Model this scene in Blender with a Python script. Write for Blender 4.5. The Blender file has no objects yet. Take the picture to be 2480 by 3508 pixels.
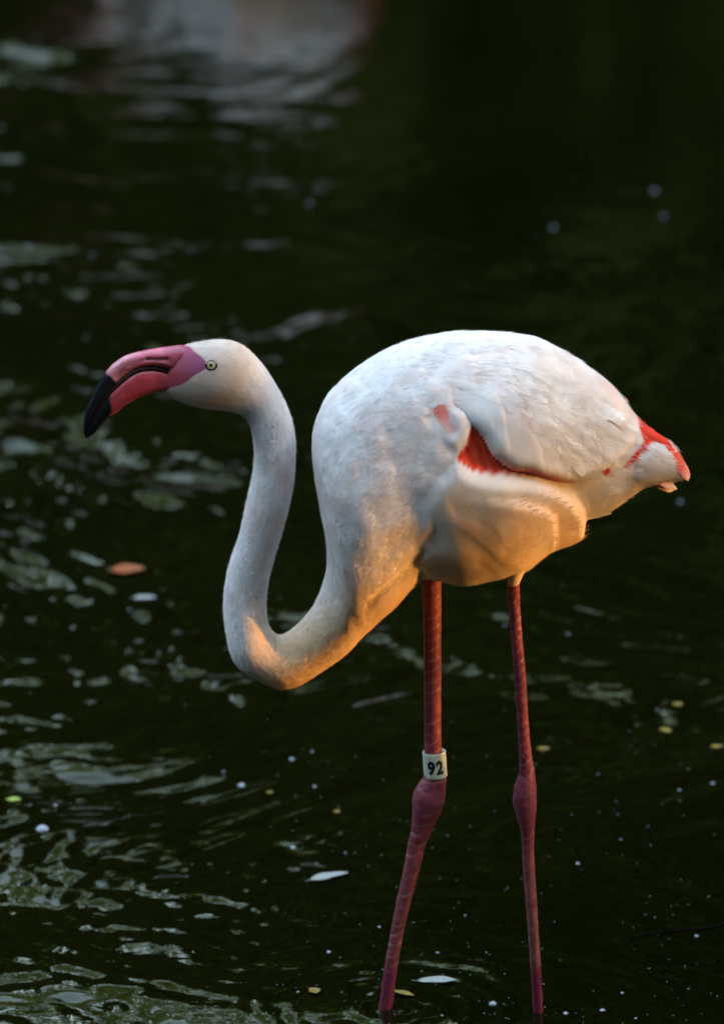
import bpy, math, random
import numpy as np
from mathutils import Vector, Matrix, kdtree, noise as mnoise

R = np.random.RandomState(7)
random.seed(7)
scene = bpy.context.scene
COL = scene.collection

# ------------------------------------------------------------------ camera
S = 0.00032            # metres per photograph pixel in the bird's own plane
W_PX, H_PX = 2480.0, 3508.0
PITCH = math.radians(19.0)
DIST = 7.0
cp, sp = math.cos(PITCH), math.sin(PITCH)
_b = (H_PX / 2 - 3462) * S / DIST                     # the feet stand in the water at this picture row
ZC = DIST * cp / (cp + _b * sp) * (sp - _b * cp) - DIST * sp
CAM = np.array([0.0, -DIST * cp, ZC + DIST * sp])
FWD = np.array([0.0, cp, -sp]); UP = np.array([0.0, sp, cp]); RIGHT = np.array([1.0, 0, 0])
cam_d = bpy.data.cameras.new('camera')
cam = bpy.data.objects.new('camera', cam_d); COL.objects.link(cam)
cam.location = CAM
cam.rotation_euler = (math.pi / 2 - PITCH, 0, 0)
cam_d.sensor_fit = 'VERTICAL'
cam_d.sensor_height = 36.0
cam_d.lens = 36.0 * DIST / (H_PX * S)
cam_d.clip_start = 0.1; cam_d.clip_end = 500
cam_d.dof.use_dof = True
cam_d.dof.focus_distance = DIST - 0.03
cam_d.dof.aperture_fstop = 5.0
scene.camera = cam

# ------------------------------------------------------------------ light
SUN_EL = math.radians(6.0)
SUN_PHI = math.radians(14.0)          # sun stands to the right, a little to the viewer's side
world = bpy.data.worlds.new('World'); scene.world = world; world.use_nodes = True
wn = world.node_tree; wn.nodes.clear()
out = wn.nodes.new('ShaderNodeOutputWorld'); bg = wn.nodes.new('ShaderNodeBackground')
sky = wn.nodes.new('ShaderNodeTexSky'); sky.sky_type = 'NISHITA'; sky.sun_disc = False
sky.sun_elevation = SUN_EL
sky.sun_rotation = math.pi / 2 + SUN_PHI
sky.air_density = 1.0; sky.dust_density = 2.0; sky.ozone_density = 0.25
bg.inputs['Strength'].default_value = 0.15
wn.links.new(sky.outputs[0], bg.inputs['Color']); wn.links.new(bg.outputs[0], out.inputs['Surface'])
sun_d = bpy.data.lights.new('sun', 'SUN'); sun = bpy.data.objects.new('sun', sun_d); COL.objects.link(sun)
sun_d.energy = 0.165; sun_d.angle = math.radians(0.5); sun_d.color = (1.0, 0.42, 0.08)
SUN_DIR = Vector((math.cos(SUN_EL) * math.cos(SUN_PHI), -math.cos(SUN_EL) * math.sin(SUN_PHI), math.sin(SUN_EL)))
sun.rotation_euler = SUN_DIR.to_track_quat('Z', 'Y').to_euler()
sun.location = (12, -3, 3)
vs = scene.view_settings
vs.view_transform = 'Standard'; vs.look = 'None'; vs.gamma = 1.0; vs.use_curve_mapping = False
vs.exposure = 4.42
scene.render.engine = 'CYCLES'
scene.cycles.use_denoising = True
scene.cycles.max_bounces = 6
scene.cycles.sample_clamp_indirect = 6.0

# ------------------------------------------------------------------ helpers
def P(px, py, y=0.0):
    """world point on the upright plane at depth y that the photograph shows at pixel (px,py)"""
    px = np.asarray(px, float); py = np.asarray(py, float); y = np.asarray(y, float)
    k = S / DIST
    a = (px - W_PX / 2) * k; b = (H_PX / 2 - py) * k
    d = FWD + a[..., None] * RIGHT + b[..., None] * UP
    t = (y - CAM[1]) / d[..., 1]
    return CAM + d * t[..., None]

def G(px, py, z=0.0):
    """point of the water surface seen at a pixel"""
    k = S / DIST
    d = FWD + (px - W_PX / 2) * k * RIGHT + (H_PX / 2 - py) * k * UP
    return CAM + d * ((z - CAM[2]) / d[2])

def proj(p):
    q = p - CAM
    dz = q @ FWD
    return np.stack([W_PX / 2 + (q @ RIGHT) / dz * DIST / S, H_PX / 2 - (q @ UP) / dz * DIST / S], -1)

def smooth(a, b, x):
    t = np.clip((x - a) / (b - a), 0, 1); return t * t * (3 - 2 * t)

def poly_sd(p, poly):
    poly = np.asarray(poly, float); n = len(poly)
    d = np.full(len(p), 1e18); s = np.zeros(len(p), bool)
    for i in range(n):
        a = poly[i]; b = poly[(i + 1) % n]
        ab = b - a; ap = p - a
        t = np.clip((ap @ ab) / max(ab @ ab, 1e-9), 0, 1)
        d = np.minimum(d, np.sum((ap - t[:, None] * ab) ** 2, 1))
        c = (a[1] > p[:, 1]) != (b[1] > p[:, 1])
        with np.errstate(divide='ignore', invalid='ignore'):
            xi = (b[0] - a[0]) * (p[:, 1] - a[1]) / (b[1] - a[1]) + a[0]
        s ^= c & (p[:, 0] < xi)
    d = np.sqrt(d)
    return np.where(s, d, -d)

def line_d(p, pts):
    pts = np.asarray(pts, float); d = np.full(len(p), 1e18)
    for a, b in zip(pts[:-1], pts[1:]):
        ab = b - a; ap = p - a
        t = np.clip((ap @ ab) / max(ab @ ab, 1e-9), 0, 1)
        d = np.minimum(d, np.sum((ap - t[:, None] * ab) ** 2, 1))
    return np.sqrt(d)

def catmull(pts, n):
    pts = np.asarray(pts, float)
    seg = np.linalg.norm(np.diff(pts[:, :4], axis=0), axis=1)
    T = np.concatenate([[0], np.cumsum(np.maximum(seg, 1e-6) ** 0.75)])
    m = np.zeros_like(pts)
    m[1:-1] = (pts[2:] - pts[:-2]) / (T[2:] - T[:-2])[:, None]
    m[0] = (pts[1] - pts[0]) / (T[1] - T[0]); m[-1] = (pts[-1] - pts[-2]) / (T[-1] - T[-2])
    u = np.linspace(0, T[-1], n); i = np.clip(np.searchsorted(T, u, 'right') - 1, 0, len(pts) - 2)
    h = (T[i + 1] - T[i]); s = ((u - T[i]) / h)[:, None]; h = h[:, None]
    return ((2*s**3 - 3*s**2 + 1) * pts[i] + (s**3 - 2*s**2 + s) * h * m[i]
            + (-2*s**3 + 3*s**2) * pts[i+1] + (s**3 - s**2) * h * m[i+1])

def vnoise(p, scale, seed=0.0):
    """smooth value noise, numpy"""
    q = p * scale + seed * 17.31 + 1000.0
    i = np.floor(q).astype(np.int64); f = q - i; f = f * f * (3 - 2 * f)
    def h(a, b, c):
        n = (a * 374761393 + b * 668265263 + c * 2147483647) & 0x7fffffff
        n = ((n ^ (n >> 13)) * 1274126177) & 0x7fffffff
        return ((n ^ (n >> 16)) & 0xffff) / 65535.0
    r = 0
    for dx in (0, 1):
        for dy in (0, 1):
            for dz in (0, 1):
                w = (f[:, 0] if dx else 1 - f[:, 0]) * (f[:, 1] if dy else 1 - f[:, 1]) * (f[:, 2] if dz else 1 - f[:, 2])
                r = r + w * h(i[:, 0] + dx, i[:, 1] + dy, i[:, 2] + dz)
    return r * 2 - 1

def mesh_np(name, verts, faces, mat=None, parent=None, cols=None, smooth_=True):
    """faces: (n,3) or (n,4) int array"""
    me = bpy.data.meshes.new(name)
    faces = np.asarray(faces, np.int32); k = faces.shape[1]; n = len(faces)
    me.vertices.add(len(verts)); me.vertices.foreach_set('co', np.asarray(verts, np.float32).ravel())
    me.loops.add(n * k); me.loops.foreach_set('vertex_index', faces.ravel())
    me.polygons.add(n); me.polygons.foreach_set('loop_start', np.arange(0, n * k, k, dtype=np.int32))
    me.polygons.foreach_set('use_smooth', np.full(n, smooth_, bool))
    me.update(calc_edges=True); me.validate()
    if cols is not None:
        ca = me.color_attributes.new('tint', 'FLOAT_COLOR', 'POINT')
        c4 = np.ones((len(verts), 4), np.float32); c4[:, :3] = cols
        ca.data.foreach_set('color', c4.ravel())
    if mat: me.materials.append(mat)
    return obj(name, me, parent)

def obj(name, me, parent=None):
    o = bpy.data.objects.new(name, me); COL.objects.link(o)
    if parent is not None: o.parent = parent
    return o

def tag(o, label=None, cat=None, group=None, kind=None):
    if label: o['label'] = label
    if cat: o['category'] = cat
    if group: o['group'] = group
    if kind: o['kind'] = kind
    return o

def grid_faces(nr, na, wrap=True):
    i = np.arange(nr - 1)[:, None]; j = np.arange(na if wrap else na - 1)[None, :]
    j2 = (j + 1) % na
    return np.stack([i * na + j, i * na + j2, (i + 1) * na + j2, (i + 1) * na + j], -1).reshape(-1, 4)

def grid_normals(V):
    du = np.gradient(V, axis=0)
    dv = np.roll(V, -1, 1) - np.roll(V, 1, 1)
    n = np.cross(dv, du); n /= np.maximum(np.linalg.norm(n, axis=-1, keepdims=True), 1e-12)
    c = V.mean(1, keepdims=True)
    if np.sum(n * (V - c)) < 0: n = -n
    return n

# ------------------------------------------------------------------ materials
def new_mat(name):
    m = bpy.data.materials.new(name); m.use_nodes = True
    nt = m.node_tree; b = nt.nodes['Principled BSDF']
    return m, nt, b

def N(nt, t, **kw):
    n = nt.nodes.new(t)
    for k, v in kw.items(): setattr(n, k, v)
    return n

def plumage_mat(name, rough=0.75):
    m, nt, b = new_mat(name)
    at = N(nt, 'ShaderNodeAttribute', attribute_name='tint')
    tc = N(nt, 'ShaderNodeTexCoord')
    n1 = N(nt, 'ShaderNodeTexNoise'); n1.inputs['Scale'].default_value = 260; n1.inputs['Detail'].default_value = 4
    n2 = N(nt, 'ShaderNodeTexNoise'); n2.inputs['Scale'].default_value = 34; n2.inputs['Detail'].default_value = 5
    nt.links.new(tc.outputs['Object'], n1.inputs['Vector']); nt.links.new(tc.outputs['Object'], n2.inputs['Vector'])
    mx = N(nt, 'ShaderNodeMix', data_type='RGBA', blend_type='MULTIPLY'); mx.inputs['Factor'].default_value = 1
    rp = N(nt, 'ShaderNodeValToRGB'); rp.color_ramp.elements[0].position = .3; rp.color_ramp.elements[1].position = .65
    rp.color_ramp.elements[0].color = (.90, .86, .85, 1); rp.color_ramp.elements[1].color = (1, 1, 1, 1)
    nt.links.new(n2.outputs['Fac'], rp.inputs['Fac'])
    nt.links.new(at.outputs['Color'], mx.inputs['A']); nt.links.new(rp.outputs['Color'], mx.inputs['B'])
    nt.links.new(mx.outputs['Result'], b.inputs['Base Color'])
    bp = N(nt, 'ShaderNodeBump'); bp.inputs['Strength'].default_value = .16; bp.inputs['Distance'].default_value = .0009
    nt.links.new(n1.outputs['Fac'], bp.inputs['Height']); nt.links.new(bp.outputs['Normal'], b.inputs['Normal'])
    b.inputs['Roughness'].default_value = rough
    b.inputs['Specular IOR Level'].default_value = .2
    b.inputs['Sheen Weight'].default_value = .12
    b.inputs['Sheen Roughness'].default_value = .5
    b.inputs['Subsurface Weight'].default_value = .12
    b.inputs['Subsurface Radius'].default_value = (.006, .004, .003)
    b.inputs['Subsurface Scale'].default_value = 1.0
    return m

def skin_mat(name, rough=.4, bump=.4, scale=420):
    m, nt, b = new_mat(name)
    at = N(nt, 'ShaderNodeAttribute', attribute_name='tint')
    tc = N(nt, 'ShaderNodeTexCoord')
    n1 = N(nt, 'ShaderNodeTexNoise'); n1.inputs['Scale'].default_value = scale; n1.inputs['Detail'].default_value = 5
    nt.links.new(tc.outputs['Object'], n1.inputs['Vector'])
    n2 = N(nt, 'ShaderNodeTexNoise'); n2.inputs['Scale'].default_value = 90; n2.inputs['Detail'].default_value = 6
    nt.links.new(tc.outputs['Object'], n2.inputs['Vector'])
    rp = N(nt, 'ShaderNodeValToRGB'); rp.color_ramp.elements[0].position = .35; rp.color_ramp.elements[1].position = .68
    rp.color_ramp.elements[0].color = (.72, .68, .7, 1); rp.color_ramp.elements[1].color = (1, 1, 1, 1)
    nt.links.new(n2.outputs['Fac'], rp.inputs['Fac'])
    mx = N(nt, 'ShaderNodeMix', data_type='RGBA', blend_type='MULTIPLY'); mx.inputs['Factor'].default_value = 1
    nt.links.new(at.outputs['Color'], mx.inputs['A']); nt.links.new(rp.outputs['Color'], mx.inputs['B'])
    nt.links.new(mx.outputs['Result'], b.inputs['Base Color'])
    bp = N(nt, 'ShaderNodeBump'); bp.inputs['Strength'].default_value = bump; bp.inputs['Distance'].default_value = .0006
    nt.links.new(n1.outputs['Fac'], bp.inputs['Height']); nt.links.new(bp.outputs['Normal'], b.inputs['Normal'])
    b.inputs['Roughness'].default_value = rough
    return m

def plain_mat(name, col, rough=.6, var=.25, scale=60, transl=0.0):
    m, nt, b = new_mat(name)
    tc = N(nt, 'ShaderNodeTexCoord')
    n = N(nt, 'ShaderNodeTexNoise'); n.inputs['Scale'].default_value = scale; n.inputs['Detail'].default_value = 4
    nt.links.new(tc.outputs['Object'], n.inputs['Vector'])
    rp = N(nt, 'ShaderNodeValToRGB'); c = np.array(col)
    rp.color_ramp.elements[0].position = .3; rp.color_ramp.elements[1].position = .7
    rp.color_ramp.elements[0].color = (*np.clip(c * (1 - var), 0, 1), 1); rp.color_ramp.elements[1].color = (*np.clip(c * (1 + var), 0, 1), 1)
    nt.links.new(n.outputs['Fac'], rp.inputs['Fac']); nt.links.new(rp.outputs['Color'], b.inputs['Base Color'])
    b.inputs['Roughness'].default_value = rough
    if transl:
        tr = N(nt, 'ShaderNodeBsdfTranslucent'); mxs = N(nt, 'ShaderNodeMixShader'); mxs.inputs[0].default_value = transl
        nt.links.new(rp.outputs['Color'], tr.inputs['Color'])
        nt.links.new(b.outputs[0], mxs.inputs[1]); nt.links.new(tr.outputs[0], mxs.inputs[2])
        nt.links.new(mxs.outputs[0], nt.nodes['Material Output'].inputs['Surface'])
    return m

M_plume = plumage_mat('plumage')
M_bill = skin_mat('bill_horn', .24, .15, 300)
M_leg = skin_mat('leg_skin', .5, .5, 700)
M_leaf_tree = plain_mat('tree_leaves', (.045, .056, .010), .8, .5, 3, .25)
M_leaf_tree.node_tree.nodes['Principled BSDF'].inputs['Specular IOR Level'].default_value = .08
M_leaf_pale = plain_mat('pale_tree_leaves', (.34, .40, .08), .7, .3, 3, .65)
M_bark = plain_mat('bark', (.06, .045, .03), .9, .4, 8)
M_bank = plain_mat('bank_earth', (.05, .045, .025), .95, .4, 1.5)

def water_mat():
    m, nt, b = new_mat('pond_water')
    tc = N(nt, 'ShaderNodeTexCoord')
    mp = N(nt, 'ShaderNodeMapping'); mp.inputs['Scale'].default_value = (.55, 1, 1); mp.inputs['Rotation'].default_value = (0, 0, .25)
    nt.links.new(tc.outputs['Object'], mp.inputs['Vector'])
    n = N(nt, 'ShaderNodeTexNoise'); n.inputs['Scale'].default_value = 26; n.inputs['Detail'].default_value = 3; n.inputs['Distortion'].default_value = .8
    nt.links.new(mp.outputs['Vector'], n.inputs['Vector'])
    bp = N(nt, 'ShaderNodeBump'); bp.inputs['Strength'].default_value = .10; bp.inputs['Distance'].default_value = .006
    nt.links.new(n.outputs['Fac'], bp.inputs['Height']); nt.links.new(bp.outputs['Normal'], b.inputs['Normal'])
    n2 = N(nt, 'ShaderNodeTexNoise'); n2.inputs['Scale'].default_value = 1.3; n2.inputs['Detail'].default_value = 4
    nt.links.new(tc.outputs['Object'], n2.inputs['Vector'])
    rp = N(nt, 'ShaderNodeValToRGB'); rp.color_ramp.elements[0].position = .35; rp.color_ramp.elements[1].position = .7
    rp.color_ramp.elements[0].color = (.0020, .0027, .0004, 1); rp.color_ramp.elements[1].color = (.0040, .0041, .0006, 1)
    nt.links.new(n2.outputs['Fac'], rp.inputs['Fac']); nt.links.new(rp.outputs['Color'], b.inputs['Base Color'])
    b.inputs['Roughness'].default_value = .02; b.inputs['IOR'].default_value = 1.333
    b.inputs['Specular Tint'].default_value = (.92, 1, .68, 1)
    return m

# ------------------------------------------------------------------ setting: water, bank
FOOT = [G(1320, 3455), G(1842, 3455)]
def axis(segs):
    out = []
    for a, b, s in segs:
        n = max(1, int(round((b - a) / s))); out.append(np.linspace(a, b, n, endpoint=False))
    out.append([segs[-1][1]]); return np.concatenate(out)
gx = axis([(-16, -4, 1.5), (-4, -1, .12), (-1, 1, .0055), (1, 4, .12), (4, 16, 1.5)])
gy = axis([(-8, -1, .5), (-1, -.3, .05), (-.3, 1.2, .005), (1.2, 5.2, .009), (5.2, 8, .1), (8, 20, 1.0)])
X, Y = np.meshgrid(gx, gy)
xy = np.stack([X.ravel(), Y.ravel(), np.zeros(X.size)], 1)

def waves(xy):
    z = np.zeros(len(xy)); x, y = xy[:, 0], xy[:, 1]
    wx = vnoise(xy, 1.6, 1) * .26 + vnoise(xy, 4.5, 6) * .075
    wy = vnoise(xy, 1.6, 2) * .26 + vnoise(xy, 4.5, 7) * .075
    rs = np.random.RandomState(3)
    left = smooth(.25, -.45, x)
    farleft = .85 * smooth(-.46, -.64, x)
    calm = (.44 + .62 * left) * (.5 + .5 * smooth(-.05, .6, y)) * (.08 + .92 * np.maximum(smooth(3.6, 2.0, y), farleft)) * (1 + .35 * smooth(1.0, 3.0, y))
    calm = calm * (.35 + 1.25 * smooth(-.45, .55, vnoise(xy * np.array([.6, 1, 1]), 3.1, 91)))
    for cnt, l0, l1, slope, spread, ns in ((11, .18, .50, .021, 38, 1.8), (16, .065, .17, .021, 55, 3.2), (16, .026, .06, .017, 62, 5.0)):
        for k in range(cnt):
            lam = l0 * (l1 / l0) ** rs.rand(); th = math.radians(90 + rs.normal(0, spread)); ph = rs.rand() * 6.28
            a = slope * lam / 6.283 * (.6 + .8 * rs.rand())
            arg = 2 * math.pi / lam * ((x + wx) * math.cos(th) + (y + wy) * math.sin(th)) + ph
            env = smooth(-.3, .6, vnoise(xy, ns, 20 + k + cnt)) * 1.5
            z += a * (np.sin(arg) + .25 * np.sin(2 * arg + 1)) * env * calm * 1.28
    # rings leaving the two legs and the places where the bird has just stirred the water
    for (c, lam, amp, dec, r0) in ((FOOT[0], .034, .0027, .09, 0), (FOOT[1], .022, .0006, .07, 0),
                                   (G(700, 3080), .034, .0008, .20, .03), (G(560, 3240), .05, .0006, .18, 0),
                                   (G(1700, 2190), .07, .0006, .2, 0), (G(90, 2420), .06, .0011, .25, 0), (G(90, 1650), .09, .0014, .35, 0)):
        dx = x - c[0] + wx * .12; dy = y - c[1] + wy * .12
        r = np.sqrt(dx * dx + dy * dy)
        ca = np.stack([dx / np.maximum(r, 1e-6), dy / np.maximum(r, 1e-6), r * 9], 1)
        ang = np.clip(.35 + .8 * vnoise(ca, 1.9, 5), 0, 1.2); r = r + .35 * lam * vnoise(ca, 3.1, 6)
        z += amp * np.sin(2 * np.pi * (r / lam)) * np.exp(-r / dec) * ang * smooth(0, .02, r)
    far = smooth(2.6, 1.0, np.abs(x)) * smooth(9, 5, y) * smooth(-2, -.6, y)
    return z * far
xy[:, 2] = waves(xy)
water = mesh_np('water', xy, grid_faces(len(gy), len(gx), False), water_mat())
tag(water, kind='structure')

# bank and land round the pond
def pond_r(a): return 1 + .06 * np.sin(3 * a + 1) + .04 * np.sin(7 * a)
PC, PRX, PRY = np.array([0, 4.0]), 8.6, 13.4
na = 160; rows = [(.97, -.35), (1.0, -.02), (1.03, .18), (1.12, .35), (1.4, .55), (2.2, .9), (8, 2.0)]
aa = np.linspace(0, 2 * np.pi, na, endpoint=False)
bv = []
for s, z in rows:
    rr = pond_r(aa) * s
    bv.append(np.stack([PC[0] + PRX * rr * np.cos(aa), PC[1] + PRY * rr * np.sin(aa), z + .06 * np.sin(aa * 17 + s * 5)], 1))
bank = mesh_np('ground', np.concatenate(bv), grid_faces(len(rows), na), M_bank); tag(bank, kind='structure')

# ------------------------------------------------------------------ trees round the pond
def leaf_cloud(centers, radii, n, size, rs, squash=.8):
    """leaf blades spread through lumps of crown"""
    c = rs.randint(0, len(centers), n)
    d = rs.normal(size=(n, 3)); d /= np.linalg.norm(d, axis=1, keepdims=True)
    r = radii[c] * (.45 + .55 * rs.rand(n) ** .4)
    p = centers[c] + d * r[:, None] * np.array([1, 1, squash])
    u = rs.normal(size=(n, 3)); u /= np.linalg.norm(u, axis=1, keepdims=True)
    v = np.cross(u, d + rs.normal(size=(n, 3)) * .6); v /= np.maximum(np.linalg.norm(v, axis=1, keepdims=True), 1e-6)
    s = size * (.6 + .8 * rs.rand(n))[:, None]
    w = np.cross(u, v) * s * .18
    V = np.stack([p - u * s, p + v * s * .42 + w, p + u * s, p - v * s * .42 + w], 1).reshape(-1, 3)
    F = np.arange(n * 4).reshape(-1, 4)
    return V, F

def limb_mesh(paths):
    Vs, Fs, o = [], [], 0
    for pts, r0, r1 in paths:
        pts = np.asarray(pts, float); n = len(pts); k = 8
        t = np.gradient(pts, axis=0); t /= np.linalg.norm(t, axis=1, keepdims=True)
        a = np.cross(t, [0.3, .9, .1]); a /= np.linalg.norm(a, axis=1, keepdims=True); b = np.cross(t, a)
        th = np.linspace(0, 2 * np.pi, k, endpoint=False); rr = np.linspace(r0, r1, n)
        V = pts[:, None] + rr[:, None, None] * (a[:, None] * np.cos(th)[None, :, None] + b[:, None] * np.sin(th)[None, :, None])
        Vs.append(V.reshape(-1, 3)); Fs.append(grid_faces(n, k) + o); o += n * k
    return np.concatenate(Vs), np.concatenate(Fs)

def make_tree(h, spread, clear, seed, nleaf, leaf=.26, lm=None):
    rs = np.random.RandomState(seed)
    root = bpy.data.objects.new('broadleaf_tree', None); COL.objects.link(root)
    trunk = [[math.sin(k * .8 + seed) * .12 * k / 6, math.cos(k * 1.1 + seed) * .1 * k / 6, h * .8 * k / 9] for k in range(10)]
    paths = [(trunk, .05 + h * .018, .04)]
    cs, rad = [], []
    for i in range(22):
        z = clear + (h - clear) * rs.rand() ** .85; f = 1 - .65 * ((z - clear) / (h - clear)) ** 1.6
        a = rs.rand() * 6.28; rr = spread * f * math.sqrt(rs.rand())
        c = np.array([rr * math.cos(a), rr * math.sin(a), z]); cs.append(c); rad.append(spread * (.26 + .2 * rs.rand()))
        if i % 2 == 0:
            b = np.array(trunk[min(8, max(1, int(z / h * 8)))]); 
            paths.append(([b, b * .5 + c * .5 + [0, 0, -.2], c], .05 + .008 * h * .5, .015))
    V, F = limb_mesh(paths); mesh_np('trunk', V, F, M_bark, root)
    V, F = leaf_cloud(np.array(cs), np.array(rad), nleaf, leaf, rs); mesh_np('crown', V, F, lm or M_leaf_tree, root, smooth_=False)
    return root

def copy_tree(o, parent=None):
    c = o.copy(); COL.objects.link(c)
    if parent is not None: c.parent = parent
    for ch in o.children: copy_tree(ch, c)
    return c

protos = [make_tree(11, 4.4, .8, 11, 6500, .34), make_tree(8.5, 4.0, .5, 12, 6000, .32), make_tree(13.5, 5.2, 1.0, 13, 7500, .38), make_tree(3.4, 2.4, .3, 14, 4200, .2), None, make_tree(16, 5.0, 5.0, 16, 2700, .26, M_leaf_pale)]
PH = [11, 8.5, 13.5, 3.4, 12.5, 16]
used = set()
def plant(k, x, y, h, rz, name, label, cat, group):
    o = protos[k] if k not in used else copy_tree(protos[k]); used.add(k)
    o.name = name; s = h / PH[k]
    o.location = (x, y, .3); o.rotation_euler = (0, 0, rz); o.scale = (max(s, .8), max(s, .8), s)
    tag(o, label, cat, group)
def elev(az):
    # how high the wood stands above the water: az is measured from straight across, clockwise (right positive), degrees
    pts = [(-180, 44), (-120, 33), (-80, 26), (-40, 26), (-24, 22), (-17, 12), (-2, 11), (5, 30), (12, 50), (40, 50), (90, 52), (130, 50), (180, 44)]
    return float(np.interp(az, [p_[0] for p_ in pts], [p_[1] for p_ in pts]))
rs = np.random.RandomState(19)
for row, (cnt, off) in enumerate(((30, 2.8), (26, 7.0))):
    for i in range(cnt):
        a = 2 * math.pi * (i + .5 * row + rs.uniform(-.18, .18)) / cnt
        x, y = PC[0] + (PRX + off) * math.cos(a), PC[1] + (PRY + off) * math.sin(a)
        d = math.hypot(x, y - 1); az = math.degrees(math.atan2(x, y - 1))
        sunward = abs(az - 90 - math.degrees(SUN_PHI)) < 30
        if -23 < az < 14: continue
        h = d * math.tan(math.radians(elev(az) * rs.uniform(.88, 1.05)))
        k = 1 if h < 8 else (0 if h < 12 else 2)
        lat = abs(x * math.sin(SUN_PHI) + y * math.cos(SUN_PHI))      # keeps the sun's path into the pond open
        if x > 0 and lat < [4.4, 4.0, 5.2, 2.4, 4.6][k] * max(h / PH[k], .8) * 1.12 + .5:
            if lat < 3: continue
            k, h = 1, h * .75
            if lat < 5.2: continue
        plant(k, x, y, h, rs.uniform(0, 6.28), 'broadleaf_tree', 'dark leafy tree of the wood round the pond, outside the picture', 'tree', 'trees round the pond')
for i in range(44):
    a = 2 * math.pi * (i + rs.uniform(-.2, .2)) / 44
    x, y = PC[0] + (PRX + 1.5) * math.cos(a), PC[1] + (PRY + 1.5) * math.sin(a)
    az = math.degrees(math.atan2(x, y - 1))
    if abs(az - 90 - math.degrees(SUN_PHI)) < 27: continue
    plant(3, x, y, rs.uniform(2.8, 4.2) * (.75 if -22 < az < 0 else 1), rs.uniform(0, 6.28), 'bank_bush', 'dark leafy bush at the foot of the wood, outside the picture', 'bush', 'bushes round the pond')

for x, y, h, rz in ((-4.6, 20.2, 8.9, .5), (-2.0, 20.6, 8.3, 2.2), (.3, 21.0, 9.6, 3.9), (2.4, 20.4, 11.0, 1.2)):
    plant(1, x, y, h, rz, 'broadleaf_tree', 'small dark tree in the low gap of the wood behind the pond, outside the picture', 'tree', 'trees round the pond')
plant(5, -3.4, 22.5, 17, .4, 'airy_tree', 'airy pale green tree rising over the wood behind the pond, outside the picture', 'tree', 'pale trees behind the pond')
plant(5, -9.5, 22.0, 16, 2.4, 'airy_tree', 'airy pale green tree rising over the wood behind the pond, outside the picture', 'tree', 'pale trees behind the pond')
plant(5, 1.2, 25.5, 18, 4.0, 'airy_tree', 'airy pale green tree rising over the wood behind the pond, outside the picture', 'tree', 'pale trees behind the pond')
# unseen foliage added on the right bank to narrow the low sun to a slit
def sun_spot(d, off):     # point d metres towards the sun, off metres across
    return np.array([SUN_DIR.x * d - SUN_DIR.y * -off * -1 * 0, SUN_DIR.y * d, 0]) + off * np.array([math.sin(SUN_PHI), math.cos(SUN_PHI), 0])
SD = 9.4
rs = np.random.RandomState(5)
lift = SD * math.tan(SUN_EL)
def shrub(name, zlo, zhi, n, label, cat, half=2.6):  # leaf screen added to block part of the sun
    root = bpy.data.objects.new(name, None); COL.objects.link(root)
    base = sun_spot(SD, 0); root.location = (base[0], base[1], 0)
    cs = []
    nl = int(300 * (zhi - zlo))
    for i in range(nl):
        o = sun_spot(0, rs.uniform(-half, half)) + [rs.uniform(-.6, .6), 0, 0]
        cs.append([o[0], o[1], zlo + .13 + (zhi - zlo - .26) * (i + .5) / nl])
    V, F = leaf_cloud(np.array(cs), np.full(nl, .16), n, .08, rs, 1.0)
    mesh_np('foliage', V, F, M_leaf_tree, root, smooth_=False)
    st = [([sun_spot(0, k * .5) + [0, 0, .1], sun_spot(0, k * .5 + .1) + [.05, 0, max(.3, zlo * .5 + .2)], sun_spot(0, k * .5 + .15) + [.08, 0, (zlo + zhi) / 2]], .03, .01) for k in range(-4, 5)]
    for one in st:
        V, F = limb_mesh([one]); mesh_np('stem', V, F, M_bark, root)
    tag(root, label, cat)
    return root
SLIT = (.38, .525)        # heights at the bird between which the low sun reaches
shrub('sun_block_shrub', .15, SLIT[0] + lift, 16000, 'unseen low shrub row added on the right bank to block the sun', 'shrub')
shrub('sun_block_bush', SLIT[1] + lift, SLIT[1] + lift + 4.6, 130000, 'unseen overhanging bush added on the right bank to shade the upper bird', 'bush', 3.4)
#BIRD
# ------------------------------------------------------------------ the flamingo
flamingo = bpy.data.objects.new('flamingo', None); COL.objects.link(flamingo)
BASE = Vector((float(FOOT[0][0] + FOOT[1][0]) / 2, 0.0, 0.0))
flamingo.location = BASE
def rel(v): return np.asarray(v) - np.array(BASE)

K = 1.528
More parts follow.
